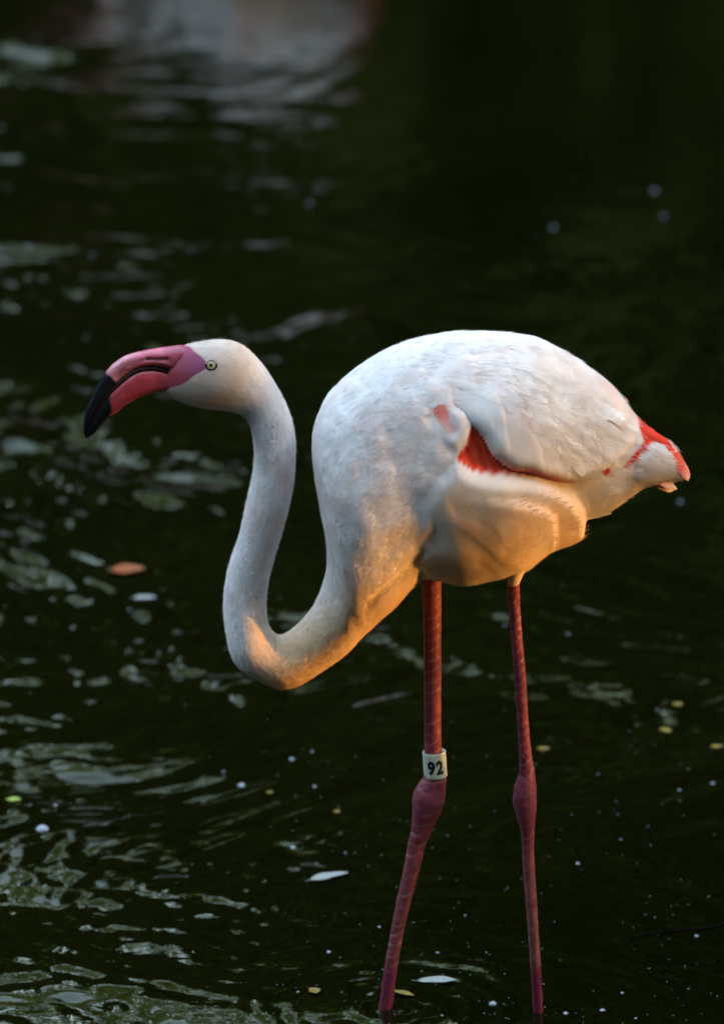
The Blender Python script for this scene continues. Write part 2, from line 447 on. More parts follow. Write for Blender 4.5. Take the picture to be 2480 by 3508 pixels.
# pairs of outline points (back side, belly side) and half width / half height of each section
rings = [
 (1536,1050,1533,1072,1.3),(1515,1012,1488,1076,.95),(1480,978,1440,1092,.8),(1428,935,1392,1126,.60),(1378,873,1350,1152,.53),
 (1312,817,1312,1164,.53),(1244,781,1265,1190,.57),(1180,756,1212,1214,.63),(1110,745,1158,1252,.63),(1040,745,1098,1274,.64),
 (980,751,1040,1292,.65),(915,764,988,1288,.66),(840,800,948,1296,.67),(775,846,916,1327,.68),(726,900,890,1357,.70),
 (701,970,868,1378,.73),(701,1040,850,1394,.78),(712,1110,835,1409,.84),(726,1180,820,1423,.9),(732,1230,805,1438,.95),
 (729,1280,790,1455,.97),(715,1328,768,1475,1),(693,1368,735,1498,1),(668,1397,700,1521,1),(645,1416,668,1539,1),
 (629,1423,638,1546,1),(617,1420,605,1539,1),(609,1411,570,1522,1),(603,1398,540,1502,1),(600,1381,519,1474,1),
 (598,1353,506,1425,1),(600,1323,501,1360,1),(606,1288,505,1305,1),(619,1240,518,1252,1),(636,1182,535,1204,1),
 (651,1125,547,1152,1),(659,1075,557,1105,1),(663,1020,567,1055,1),(660,970,570,1010,.98),(650,928,566,972,.95),
 (635,893,557,946,.9),(613,853,541,928,.85),(585,812,518,921,.8),(553,780,492,919,.77),(522,765,464,916,.74),
 (490,762,437,911,.70),(458,765,412,903,.66),(432,770,388,893,.6),(412,775,366,881,.5),(398,788,362,866,.42),(388,806,368,850,.30)]
NR, NA = 760, 200
rg = catmull(np.array(rings), NR)
Ax = P(rg[:, 0] * K, rg[:, 1] * K); Bx = P(rg[:, 2] * K, rg[:, 3] * K)
C = (Ax + Bx) / 2; E = Ax - Bx
Hh = np.hypot(rg[:, 0] - rg[:, 2], rg[:, 1] - rg[:, 3]) * K * S / 2
E /= np.linalg.norm(E, axis=1, keepdims=True)
pe = np.hypot(E[:, 0], E[:, 2] * cp); ez = E[:, 2] * cp / pe
HW = Hh * rg[:, 4]
HA = np.sqrt(np.maximum(Hh**2 - (HW * sp * ez)**2, (.35 * Hh)**2)) / pe
th = np.linspace(0, 2 * np.pi, NA, endpoint=False)
V0 = C[:, None] + HA[:, None, None] * E[:, None] * np.cos(th)[None, :, None] + (HW[:, None, None] * np.sin(th)[None, :, None]) * np.array([0, -1.0, 0])
NV = grid_normals(V0)
T0 = -np.gradient(V0, axis=0); T0 /= np.maximum(np.linalg.norm(T0, axis=-1, keepdims=True), 1e-9)   # towards the tail
TF, VF, NF = T0.reshape(-1, 3), V0.reshape(-1, 3).copy(), NV.reshape(-1, 3)
tt = np.repeat(np.linspace(0, 1, NR), NA)                  # 0 tail .. 1 bill
mir = VF.copy(); mir[:, 1] = -np.abs(mir[:, 1]); 
PX = proj(mir)                                              # where each point (or its mirror twin) sits in the photograph
side = np.abs(VF[:, 1]) / np.repeat(HW, NA)                 # 0 on the midline .. 1 at the flank
ring_idx = np.repeat(np.arange(NR), NA)
neck_t = smooth(.36, .46, tt)                               # 0 body .. 1 neck

def feathers(V, T, Nn, length, n, seed, amp, kk=10):
    """relief of overlapping feather tips: each rises towards its tip and drops at its rounded edge"""
    rs = np.random.RandomState(seed)
    idx = rs.choice(len(V), n, replace=False)
    kd = kdtree.KDTree(n)
    for i, v in enumerate(V[idx]): kd.insert(Vector(v), i)
    kd.balance()
    near = np.empty((len(V), kk), np.int32)
    for i, v in enumerate(V): near[i] = [q[1] for q in kd.find_n(v, kk)]
    L = length(V[idx]) * (.8 + .5 * rs.rand(n))
    tw = rs.normal(0, .22, n)
    t = T[idx]; b = np.cross(Nn[idx], t)
    t2 = t * np.cos(tw)[:, None] + b * np.sin(tw)[:, None]; b2 = np.cross(Nn[idx], t2)
    am = .6 + .8 * rs.rand(n); h = np.full(len(V), -1.0)
    for j in range(kk):
        c = near[:, j]; d = V - V[idx][c]
        u = np.einsum('ij,ij->i', d, t2[c]) / L[c]; v = np.einsum('ij,ij->i', d, b2[c]) / (L[c] * .55)
        r2 = u * u + v * v
        val = ((u + 1) * .5 * am[c] - .25 * v * v) * smooth(1.05, .55, r2) - .6 * smooth(.8, 1.3, r2)
        h = np.maximum(h, val)
    return h * amp

# ---- relief of the body: thigh, recess under the wing, soft folds
thigh = [(1500,1640),(1560,1585),(1616,1612),(1662,1622),(1770,1623),(1830,1628),(1900,1652),(1960,1690),(1996,1745),(2006,1800),(1998,1846),(1965,1880),(1900,1930),(1830,2010),(1480,2030),(1400,1900),(1420,1760)]
red_main = [(1616,1450),(1600,1500),(1597,1522),(1574,1550),(1560,1575),(1616,1612),(1662,1621),(1770,1622),(1810,1622),(1830,1600),(1760,1560),(1720,1500),(1650,1450)]
d_th = poly_sd(PX, thigh)
left_fade = smooth(1350, 1760, PX[:, 0]) 
crisp = smooth(-8, 46, d_th) ** .75; 
disp = np.zeros(len(VF))
flank = smooth(.25, .75, side)
lowhalf = np.tile(smooth(.1, -.5, np.cos(th)), NR)
disp += .0155 * crisp * left_fade * np.maximum(smooth(.1, .5, side), lowhalf)
front = [(1400,1700),(1560,1680),(1760,1690),(1850,1712),(1885,1740),(1892,1800),(1888,1850),(1850,1900),(1790,1990),(1600,2050),(1400,2000)]
d_fr = poly_sd(PX, front)
disp += .006 * smooth(-6, 26, d_fr) * smooth(1560, 1800, PX[:, 0]) * flank
d_red = poly_sd(PX, red_main)
disp -= .006 * smooth(-4, 22, d_red) * flank
band = [(1535,1395),(1590,1412),(1614,1455),(1602,1505),(1566,1548),(1535,1530),(1520,1500),(1556,1478),(1545,1430)]
disp += .003 * smooth(-10, 26, poly_sd(PX, band)) * flank
tuft = [(2225,1520),(2275,1515),(2298,1560),(2318,1610),(2280,1650),(2215,1660),(2160,1640),(2190,1570)]
d_tu = poly_sd(PX, tuft)
disp += .0018 * smooth(-6, 22, d_tu) * smooth(.05, .4, side)
# breast line where belly meets the neck base
disp -= .003 * np.exp(-(line_d(PX, [(1452,1892),(1400,1950),(1330,2010),(1260,2075)]) / 14) ** 2) * flank
disp -= .0018 * np.exp(-(line_d(PX, [(1440,1520),(1400,1640),(1430,1760),(1480,1850)]) / 45) ** 2) * flank
lng = lambda V: np.where(True, .0125, .0125)
body_m = smooth(.42, .34, tt)
def soften(h, k=2):
    g = h.reshape(NR, NA)
    for _ in range(k):
        g = (np.roll(g, 1, 1) + 2 * g + np.roll(g, -1, 1)) / 4
        g[1:-1] = (g[:-2] + 2 * g[1:-1] + g[2:]) / 4
    return g.ravel()
q = VF.copy(); 
fe = feathers(VF, TF, NF, lambda v: np.full(len(v), .0195), 2300, 21, 1.0, 9); fe = soften(fe, 3)
fn = np.zeros(len(VF)); ni = np.where(tt > .30)[0]
fn[ni] = feathers(VF[ni], TF[ni], NF[ni], lambda v: np.full(len(v), .0075), 5200, 22, 1.0, 8); fn = soften(fn, 1)
fold = vnoise(np.stack([np.einsum('ij,j->i', VF, [.5, 0, 1]), VF[:, 1], np.einsum('ij,j->i', VF, [1, 0, -.4]) * .35], 1), 42, 3)
skin_poly = [(600,1175),(630,1180),(652,1188),(668,1205),(690,1222),(706,1238),(712,1258),(704,1266),(664,1288),(640,1309),(618,1320),(540,1340),(520,1250)]
d_sk = poly_sd(PX, skin_poly)
skin = smooth(-2.5, 2.5, d_sk)
headm = smooth(.885, .91, tt)
thq = smooth(0, 60, d_th) * smooth(1480, 1600, PX[:, 0]) * flank
disp += (fe * .0018 * (1 - .65 * thq) * body_m + fn * (.00035 + .00030 * smooth(.75, .5, tt)) * (1 - body_m) * (1 - .55 * headm)) * (1 - skin * headm)
disp += fold * (.0006 * body_m + .00035 * (1 - body_m)) * (1 - headm)
disp += vnoise(VF, 22, 9) * .0012 * body_m
dr = (PX[:, 1] - 1620) * .5 + (PX[:, 0] - 1600) * -.42 + .00042 * (PX[:, 0] - 1450) ** 2
sdr = np.mod(dr / 52 + .9 * vnoise(np.stack([PX[:, 0] * .005, PX[:, 1] * .005, VF[:, 1] * 0], 1), 2, 18), 1)
disp += 0.0005 * (sdr - .5) * smooth(1, .8, sdr) * smooth(10, 70, d_th) * flank * smooth(1450, 1560, PX[:, 0])
taper = smooth(0, .03, tt)
VB = VF + NF * (disp * taper)[:, None]

# ---- plumage colours, with warm sunlight also painted on thigh and lower neck
white = np.array([.84, .80, .80]); rosy = np.array([.86, .71, .68]); apricot_sun = np.array([.82, .57, .33]); red = np.array([.80, .055, .022])
pinkskin = np.array([.60, .13, .27]); headc = np.array([.66, .55, .48])
def mixc(c, d, f): return c + (d - c) * np.clip(f, 0, 1)[:, None]
cols = np.tile(white, (len(VF), 1))
ns = vnoise(VF, 30, 4) * .5 + vnoise(VF, 75, 5) * .5
cols = mixc(cols, rosy, .12 + smooth(-.1, .7, ns) * .75)
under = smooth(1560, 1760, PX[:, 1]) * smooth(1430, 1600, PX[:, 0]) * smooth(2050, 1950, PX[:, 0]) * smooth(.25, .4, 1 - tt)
cols = mixc(cols, apricot_sun, (under + .35 * ns * under) * .9)  # warm sunlight painted into thigh and belly
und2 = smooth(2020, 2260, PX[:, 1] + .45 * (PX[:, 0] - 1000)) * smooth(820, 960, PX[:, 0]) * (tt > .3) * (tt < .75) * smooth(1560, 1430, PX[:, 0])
cols = mixc(cols, apricot_sun, und2 * .95)  # painted sun glow along the neck bend
mot = vnoise(VF * np.array([1, 1, .6]), 150, 31) * .6 + vnoise(VF, 320, 32) * .4
cols *= (1 - .16 * smooth(-.1, .6, mot) * smooth(.34, .46, tt))[:, None]
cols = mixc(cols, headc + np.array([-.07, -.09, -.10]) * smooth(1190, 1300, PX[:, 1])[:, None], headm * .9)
rr = smooth(-3, 5, d_red) * flank
rs_ = .5 + .5 * np.sin((PX[:, 0] * .8 - PX[:, 1] * .35) * .22 + 5 * ns)
cols = mixc(cols, np.array([.72, .035, .012]), rr); cols = mixc(cols, np.array([.85, .16, .05]), rr * rs_ * .45)
shoulder = [(1478,1412),(1492,1386),(1523,1383),(1536,1411),(1540,1440),(1566,1473),(1545,1504),(1520,1480),(1503,1450)]
streak = .5 + .5 * np.sin(PX[:, 0] * .55 + PX[:, 1] * .2 + 3 * ns)
sh = smooth(-4, 6, poly_sd(PX, shoulder)) * flank
cols = mixc(cols, np.array([.85, .20, .16]), sh * (.6 + .4 * streak) * smooth(1500, 1400, PX[:, 1]) + sh * .25)
for pl in ([(2060,1600),(2086,1582),(2084,1620),(2066,1632)], [(2128,1606),(2150,1575),(2185,1535),(2204,1500),(2196,1470),(2215,1490),(2240,1505),(2226,1516),(2200,1545),(2165,1590)],
           [(2180,1428),(2225,1458),(2285,1512),(2226,1512),(2205,1530),(2192,1488)], [(2284,1512),(2330,1555),(2375,1610),(2368,1640),(2345,1650),(2313,1612),(2297,1560)]):
    cols = mixc(cols, red, smooth(-5, 4, poly_sd(PX, pl) + 5 * ns))
def skin_tone(q, nz):
    up = mixc(np.tile(np.array([.60, .125, .19]), (len(q), 1)), np.array([.42, .115, .24]), smooth(585, 690, q[:, 0] + 18 * nz))
    lo_ = mixc(np.tile(np.array([.55, .075, .10]), (len(q), 1)), np.array([.38, .085, .15]), smooth(590, 680, q[:, 0] + 18 * nz))
    return mixc(up, lo_, smooth(1262, 1288, q[:, 1] + 6 * nz)) * (.76 + .14 * nz)[:, None]
f_ = (np.clip(skin * headm, 0, 1))[:, None]
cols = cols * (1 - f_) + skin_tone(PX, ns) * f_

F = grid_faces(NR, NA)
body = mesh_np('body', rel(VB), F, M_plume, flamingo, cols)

def surf(px, py):
    i = np.argmin(np.where(VF[:, 1] < 0, np.hypot(PX[:, 0] - px, PX[:, 1] - py), 1e9)); return VB[i], NF[i]

# ---- folded wings: soft shells lying on the flanks, each with its own fall of long feathers
wing_lower = [(1500,1362),(1535,1376),(1570,1404),(1610,1448),(1640,1470),(1665,1501),(1690,1553),(1724,1584),(1757,1609),(1806,1613),(1850,1630),(1900,1646),(1960,1652),(2014,1638),(2050,1612),(2098,1592),(2134,1556),(2168,1516),(2184,1480),(2180,1450),(2165,1424)]
wing_poly = wing_lower + [(2120,1376),(2060,1326),(1980,1274),(1850,1222),(1720,1195),(1590,1205),(1480,1262),(1455,1330)]
d_w = poly_sd(PX, wing_poly); d_lo = line_d(PX, wing_lower); d_up = line_d(PX, wing_poly[len(wing_lower) - 1:] + [wing_poly[0]])
inside = (d_w > -14) & (side > .04)
lip = np.sqrt(np.clip(1 - (1 - np.clip(d_lo / 46, 0, 1)) ** 2, 0, 1))
rear = smooth(1480, 1780, PX[:, 0])
woff = ((.0105 * rear + .0012) * smooth(0, 270, d_up) + .0016 * smooth(0, 170, d_up)) * lip - .0014 * smooth(60, 0, d_up)
woff = np.where(d_w < 0, -.004 * smooth(0, -10, d_w), woff)
# long folds sweeping back and down along the wing
fx = PX[:, 0]; fy = PX[:, 1]
sweep = (fx - 1500) * .62 - (fy - 1300) * .20 + 0.00055 * (fy - 1350) ** 2
wobble = vnoise(np.stack([fx * .004, fy * .004, VF[:, 1] * 0], 1), 2.2, 8)
s1 = np.mod(sweep / 58 + .75 * wobble, 1.0)
ridge = (s1 - .5) * smooth(1, .82, s1)
foldamp = smooth(1620, 1900, fx) * smooth(0, 60, d_lo) * smooth(0, 120, d_up)
woff += .0022 * ridge * foldamp * 1.2
TW = np.stack([np.full(len(VF), .80), np.zeros(len(VF)), -.25 - .5 * smooth(1500, 2150, fx)], 1)
TW -= np.einsum('ij,ij->i', TW, NF)[:, None] * NF; TW /= np.linalg.norm(TW, axis=1, keepdims=True)
idw = np.where(inside)[0]
fw = np.zeros(len(VF)); fw[idw] = feathers(VF[idw], TW[idw], NF[idw], lambda v: np.full(len(v), .030), 420, 31, 1.0, 10)
woff += .0014 * fw * smooth(0, 60, d_up) * (1 - .35 * foldamp)
woff += (vnoise(VF, 30, 13) * .0010 + .5 * fold * .001) * smooth(0, 60, d_up)
VW = VF + NF * woff[:, None]
wc = np.tile(np.array([.84, .80, .79]), (len(VF), 1)); wc = mixc(wc, rosy, smooth(-.1, .7, ns) * .7)
wc = mixc(wc, np.array([.82, .66, .50]), smooth(1400, 1620, fy) * smooth(1600, 1750, fx) * smooth(2150, 1950, fx) * .5)  # warm light painted on the wing's lower rear
fr = smooth(30, 6, d_lo + 8 * ns) * smooth(1690, 1760, fx)
wc = mixc(wc, red, fr * smooth(2020, 1900, fx) * .85)
fm = inside[F].all(1)
for sgn in (-1, 1):
    sel = F[fm & (np.sign(VF[F[:, 0], 1]) == sgn)]
    u, inv = np.unique(sel, return_inverse=True)
    mesh_np('wing', rel(VW[u]), inv.reshape(-1, 4), M_plume, flamingo, wc[u])

# ---- loose down: fine barbs that break up the outline
def down(V, T, Nn, cc, mask, n, lo, hi, width, lift, seed, name, parent):
    rs = np.random.RandomState(seed)
    pool = np.where(mask)[0]; i = rs.choice(pool, n)
    p = V[i] + rs.normal(0, .0006, (n, 3)); t = T[i]; nn = Nn[i]; b = np.cross(nn, t)
    L = rs.uniform(lo, hi, n)[:, None]; sw = rs.normal(0, .28, n)[:, None]; up = np.abs(rs.normal(lift, lift * .5, n))[:, None]
    d = t + b * sw + nn * up; d /= np.linalg.norm(d, axis=1, keepdims=True)
    w = np.cross(nn, d); w /= np.maximum(np.linalg.norm(w, axis=1, keepdims=True), 1e-9)
    a0 = p - w * width - nn * .0003; a1 = p + w * width - nn * .0003; m0 = p + d * L * .55 - w * width * .7; m1 = p + d * L * .55 + w * width * .7
    tip = p + d * L - nn * L * up * .45
    VV = np.stack([a0, a1, m1, m0, tip], 1).reshape(-1, 3)
    k = np.arange(n)[:, None] * 5
    FF = np.concatenate([k + [0, 1, 2], k + [0, 2, 3], k + [3, 2, 4]])
    o = mesh_np(name, rel(VV), FF, M_plume, parent, np.repeat(cc[i], 5, 0)); o['kind'] = 'stuff'
    return o
def vanes(V, T, Nn, cc, mask, n, L, Wd, lift, seed, name, parent):
    # short curved feather vanes lying on the plumage, each with its own tip
    rs = np.random.RandomState(seed)
    pool = np.where(mask)[0]; kd = kdtree.KDTree(len(pool))
    for q, i in enumerate(pool): kd.insert(Vector(V[i]), int(i))
    kd.balance()
    VV, CC = [], []
    us = np.array([0, .35, .7, .9, 1.0]); wv = np.array([.45, .9, 1.0, .72, .18]); hv = np.array([-.0004, .3 * lift, .75 * lift, .95 * lift, lift])
    for i in rs.choice(pool, n, p=None):
        tw = rs.normal(0, .25); t = T[i] * math.cos(tw) + np.cross(Nn[i], T[i]) * math.sin(tw); b = np.cross(Nn[i], t)
        l, w = L(V[i], i) * rs.uniform(.75, 1.25), Wd(V[i], i) * rs.uniform(.8, 1.2); li = rs.uniform(.5, 1.3)
        sh = cc[i] * rs.uniform(.94, 1.04)
        for u, k, h in zip(us, wv, hv):
            for v in (-1, 0, 1):
                p0 = V[i] + t * l * u + b * w * k * v * .5
                co, j, dd = kd.find(Vector(p0))
                d0 = p0 - V[j]
                VV.append(p0 - Nn[j] * (d0 @ Nn[j]) + Nn[j] * (h * li - (.00035 if v else 0))); CC.append(sh)
    m = len(VV) // 15
    FF = (np.arange(m) * 15)[:, None, None] + grid_faces(5, 3, False)[None]
    o = mesh_np(name, rel(np.array(VV)), FF.reshape(-1, 4), M_plume, parent, np.array(CC)); o['kind'] = 'stuff'
    return o
wmask = inside & (d_w > 4)
vanes(VB, TF, NF, cols, (skin * headm < .3) & (tt > .03) & (tt < .40) & ~wmask & (d_red < -40) & (d_th < -10) & (PX[:, 0] < 2030) & (poly_sd(PX, shoulder) < -34), 1300, lambda p, i: .024 - .011 * tt[i] / .4, lambda p, i: .015 - .007 * tt[i] / .4, .00032, 51, 'contour_feathers', flamingo)
vanes(VB, TF, NF, cols, (tt >= .38) & (tt < .90), 2600, lambda p, i: .0075, lambda p, i: .0042, .00022, 52, 'neck_feathers', flamingo)
vanes(VW, TW, NF, wc, wmask & (d_lo > 125) & (PX[:, 0] > 1560), 330, lambda p, i: .020 + .016 * smooth(1550, 2000, PX[i, 0]), lambda p, i: .012, .0006, 53, 'wing_coverts', flamingo)
msk = (skin * headm < .3) & (tt > .015)
down(VB, TF, NF, cols, msk & (tt < .42) & ~(inside & (d_w > 6)) & ~((d_th > -12) & (d_th < 34) & (PX[:, 0] > 1540)) & (d_red < -55), 15000, .006, .012, .00036, .09, 41, 'down_feathers', flamingo)
down(VB, TF, NF, cols, msk & (tt >= .40), 17000, .0028, .0058, .00026, .36, 42, 'neck_down', flamingo)
down(VW, TW, NF, wc, inside & (d_w > 8) & (d_red < -75) & ((d_lo > 45) | (PX[:, 0] < 1600)), 6000, .010, .020, .00035, .045, 43, 'wing_barbs', flamingo)

down(VB, TF, NF, np.tile(np.array([.86, .79, .77]), (len(VF), 1)), (d_tu > -6) & (tt > .006) & (d_red < -6) & (cols[:, 1] > .35), 1500, .009, .018, .00042, .16, 44, 'tail_fluff', flamingo)
# ---- tail
def blade(name, b, t, width, bend, mat, parent, c0, c1, nrm, n=9):
    """a feather: tapered curved vane with a raised shaft"""
    b, t = np.array(b), np.array(t); d = t - b; L = np.linalg.norm(d); d /= L
    nrm = np.array(nrm, float); nrm -= d * (nrm @ d); nrm /= np.linalg.norm(nrm); s = np.cross(d, nrm)
    V, cc = [], []
    for k in range(n):
        u = k / (n - 1); wd = width * (math.sin(math.pi * min(1, .18 + u * .62)) ) * (1 if u < .86 else max(.12, 1 - (u - .86) / .16))
        o = b + d * L * u + nrm * bend * math.sin(math.pi * u)
        for v, hgt in ((-1, 0), (-.5, .6), (0, 1), (.5, .6), (1, 0)):
            V.append(o + s * wd * v + nrm * (hgt * width * .22)); cc.append(np.array(c0) + (np.array(c1) - np.array(c0)) * u ** 3)
    Fq = grid_faces(n, 5, False)
    return mesh_np(name, rel(np.array(V)), Fq, mat, parent, np.array(cc))
tip_pink = (.84, .50, .44)
for (bx, by, tx, ty, yy, wd, c0, c1) in [
    (2178,1475,2300,1536,.000,22,red,red),(2200,1485,2335,1580,-.006,20,red,red),(2215,1472,2354,1622,-.002,20,red,tip_pink),
    (2272,1516,2362,1632,-.012,15,red,tip_pink),(2296,1556,2356,1648,-.014,14,red,(.86,.62,.56)),(2198,1472,2300,1530,-.010,14,red,red),(2208,1490,2362,1628,.012,24,red,red),(2220,1490,2360,1640,.020,24,red,tip_pink),
    (2232,1640,2310,1668,-.012,16,(.85,.42,.36),(.88,.72,.68)),(2225,1648,2302,1684,-.006,15,(.85,.42,.36),(.88,.72,.68)),(2230,1650,2318,1676,.004,15,(.85,.45,.38),(.88,.74,.7))]:
    blade('tail_feather', P(bx, by, yy), P(tx, ty, yy), wd * S, .003, M_plume, flamingo, c0, c1, (.15, -.75, .6))

# ---- bill: two horny halves
upper = [(700,1215,690,1268),(664,1196,655,1275),(628,1184,624,1275),(600,1186,606,1271),(546,1193,566,1259),(500,1201,530,1252),(460,1210,495,1254),(426,1221.5,466,1262),(393,1243,437,1280),(370,1266,410,1304),(352,1292,386,1328),(336,1320,362,1354),(313,1366,334,1397),(297,1403,312,1440),(289,1436,299,1470),(287,1466,292,1490),(290,1492,291,1499)]
lower = [(690,1270,668,1290),(655,1275,625,1318),(628,1279,578,1334),(592,1273,530,1342),(559,1262,500,1353),(526,1257,474,1363),(493,1259,448,1378),(466,1268,424,1394),(440,1285,402,1412),(411,1310,381,1424),(387,1334,364,1440),(362,1360,343,1463),(335,1402,322,1486),(312,1445,305,1497),(299,1474,297,1500),(293,1492,293,1501)]
def mandible(name, pairs, wprof, colf, relief):
    p = catmull(np.array([(a, b, c, d) for a, b, c, d in pairs], float), 150); n = 150; k = 56
    A = P(p[:, 0], p[:, 1]); B = P(p[:, 2], p[:, 3]); c = (A + B) / 2; e = (A - B) / 2
    wd = np.interp(np.linspace(0, 1, n), np.linspace(0, 1, len(wprof)), wprof) * S
    t = np.linspace(0, 2 * np.pi, k, endpoint=False)
    cc, ss = np.cos(t), np.sin(t); pw = .82
    V = c[:, None] + e[:, None] * (np.sign(cc) * np.abs(cc) ** pw)[None, :, None] + wd[:, None, None] * (np.sign(ss) * np.abs(ss) ** pw)[None, :, None] * np.array([0, -1.0, 0])
    V = V.reshape(n * k, 3); nn = grid_normals(V.reshape(n, k, 3)).reshape(-1, 3)
    m2 = V.copy(); m2[:, 1] = -np.abs(m2[:, 1]); q = proj(m2)
    V = V + nn * relief(q)[:, None]
    return mesh_np(name, rel(V), grid_faces(n, k), M_bill, flamingo, colf(q, V))
pk, pk2, pale, blk = np.array([.62, .135, .20]), np.array([.56, .07, .09]), np.array([.80, .42, .48]), np.array([.012, .012, .016])
nost = [(505,1232),(520,1230),(535,1233),(552,1231),(575,1231)]
def c_up(q, V):
    c = np.tile(pk, (len(q), 1)); nz = vnoise(V, 160, 2)
    c = mixc(c, pale, smooth(500, 380, q[:, 0]) * .45 + .15 * nz)
    f_ = smooth(540, 600, q[:, 0])[:, None]; c = c * (1 - f_) + skin_tone(q, nz * .6) * f_
    c = mixc(c, blk * 2, np.exp(-(line_d(q, nost) / 4) ** 2))
    bd = (q[:, 0] - 356) * .35 + (1286 - q[:, 1]) + 3 * nz
    return mixc(c, np.array([.016, .018, .026]), smooth(5, -3, (1283 - q[:, 1]) + (q[:, 0] - 370) * .9 + 6 * nz))
def c_lo(q, V):
    c = np.tile(pk2, (len(q), 1)); nz = vnoise(V, 160, 3)
    f_ = smooth(520, 590, q[:, 0])[:, None]; c = c * (1 - f_) + skin_tone(q + [0, 12], nz * .6) * f_
    c = mixc(c, pale, np.exp(-(line_d(q, [a[:2] for a in lower]) / 7) ** 2) * .55)
    return mixc(c, blk, smooth(4, -4, (q[:, 0] - 378) + .12 * (1370 - q[:, 1]) + 7 * nz + .15 * np.maximum(0, 1350 - q[:, 1])))
r_up = lambda q: -.0016 * np.exp(-(line_d(q, nost) / 6) ** 2) + .0010 * np.exp(-(line_d(q, [(440,1262),(470,1247),(505,1239),(550,1241),(590,1254)]) / 7) ** 2) - .0009 * np.exp(-(line_d(q, [(400,1292),(440,1258),(480,1240),(505,1232)]) / 6) ** 2)
mandible('upper_bill', upper, [20,34,40,40,36,33,31,29,28,27,26,24,22,19,15,10,3], c_up, r_up)
mandible('lower_bill', lower, [18,34,40,40,39,38,38,37,36,34,32,29,26,22,15,9,3], c_lo, lambda q: 0 * q[:, 0])

ml = [(640,1270,640,1284),(600,1266,600,1280),(559,1254,559,1268),(526,1248,526,1264),(495,1250,493,1266),(466,1258,468,1274),(438,1276,442,1291),(410,1300,414,1315),(386,1324,390,1340),(361,1350,366,1365),(334,1393,339,1407),(311,1436,315,1448),(298,1467,300,1478),(291,1494,293,1499)]
M_mouth = plain_mat('mouth_lining', (.030, .008, .010), .5, .3, 300)
p = catmull(np.array(ml, float), 90); A = P(p[:, 0], p[:, 1]); B = P(p[:, 2], p[:, 3]); c = (A + B) / 2; e = (A - B) / 2
wd = np.interp(np.linspace(0, 1, 90), [0, .1, .5, .8, 1], [24, 29, 24, 15, 2]) * S; t = np.linspace(0, 2 * np.pi, 24, endpoint=False)
V = c[:, None] + e[:, None] * 1.5 * np.cos(t)[None, :, None] + wd[:, None, None] * np.sin(t)[None, :, None] * np.array([0, -1.0, 0])
mesh_np('mouth_lining', rel(V.reshape(-1, 3)), grid_faces(90, 24), M_mouth, flamingo)

# ---- eyes
def ball(name, c, r, mat, parent, squash=None, n=20, ax=None):
    t = np.linspace(0, np.pi, n); f = np.linspace(0, 2 * np.pi, n * 2, endpoint=False)
    V = np.stack([np.sin(t)[:, None] * np.cos(f), np.sin(t)[:, None] * np.sin(f), np.cos(t)[:, None] * np.ones(n * 2)], -1).reshape(-1, 3) * r
    if squash is not None: V = V * np.array(squash)
    if ax is not None:
        V = V @ np.array(Vector(ax).to_track_quat('Z', 'Y').to_matrix()).T
    return mesh_np(name, rel(V + np.asarray(c)), grid_faces(n, n * 2), mat, parent)
M_ring = plain_mat('eye_ring', (.035, .02, .025), .4, .3, 500)
M_iris = plain_mat('iris', (.52, .52, .27), .10, .25, 900)
M_pupil = plain_mat('pupil', (.004, .004, .004), .05, 0, 10)
M_lid = plain_mat('eyelid', (.55, .42, .44), .5, .2, 600)
ep, en = surf(725, 1251)
for sgn in (1, -1):
    c = ep * np.array([1, sgn, 1]); nrm = en * np.array([1, sgn, 1]); nrm = nrm * .5 + np.array([-.05, -sgn * .5, .05]); nrm /= np.linalg.norm(nrm)
    c = c + nrm * .0002
    eye = ball('eye', c, 21.5 * S, M_ring, flamingo, (1, 1, .30), ax=nrm)
    ball('iris', c + nrm * .0011, 14.5 * S, M_iris, eye, (1, 1, .36), ax=nrm)
    ball('pupil', c + nrm * .00262, 5.2 * S, M_pupil, eye, (1, 1, .25), ax=nrm)
    u = np.cross([0, 0, 1.0], nrm); u /= np.linalg.norm(u); w = np.cross(nrm, u)
    arc = [c + nrm * .0016 + 18 * S * (u * math.cos(q) + w * math.sin(q)) for q in np.linspace(.25, 2.9, 14)]
    Vl, Fl = limb_mesh([(arc, .0009, .0009)]); mesh_np('eyelid', rel(Vl), Fl, M_lid, eye)

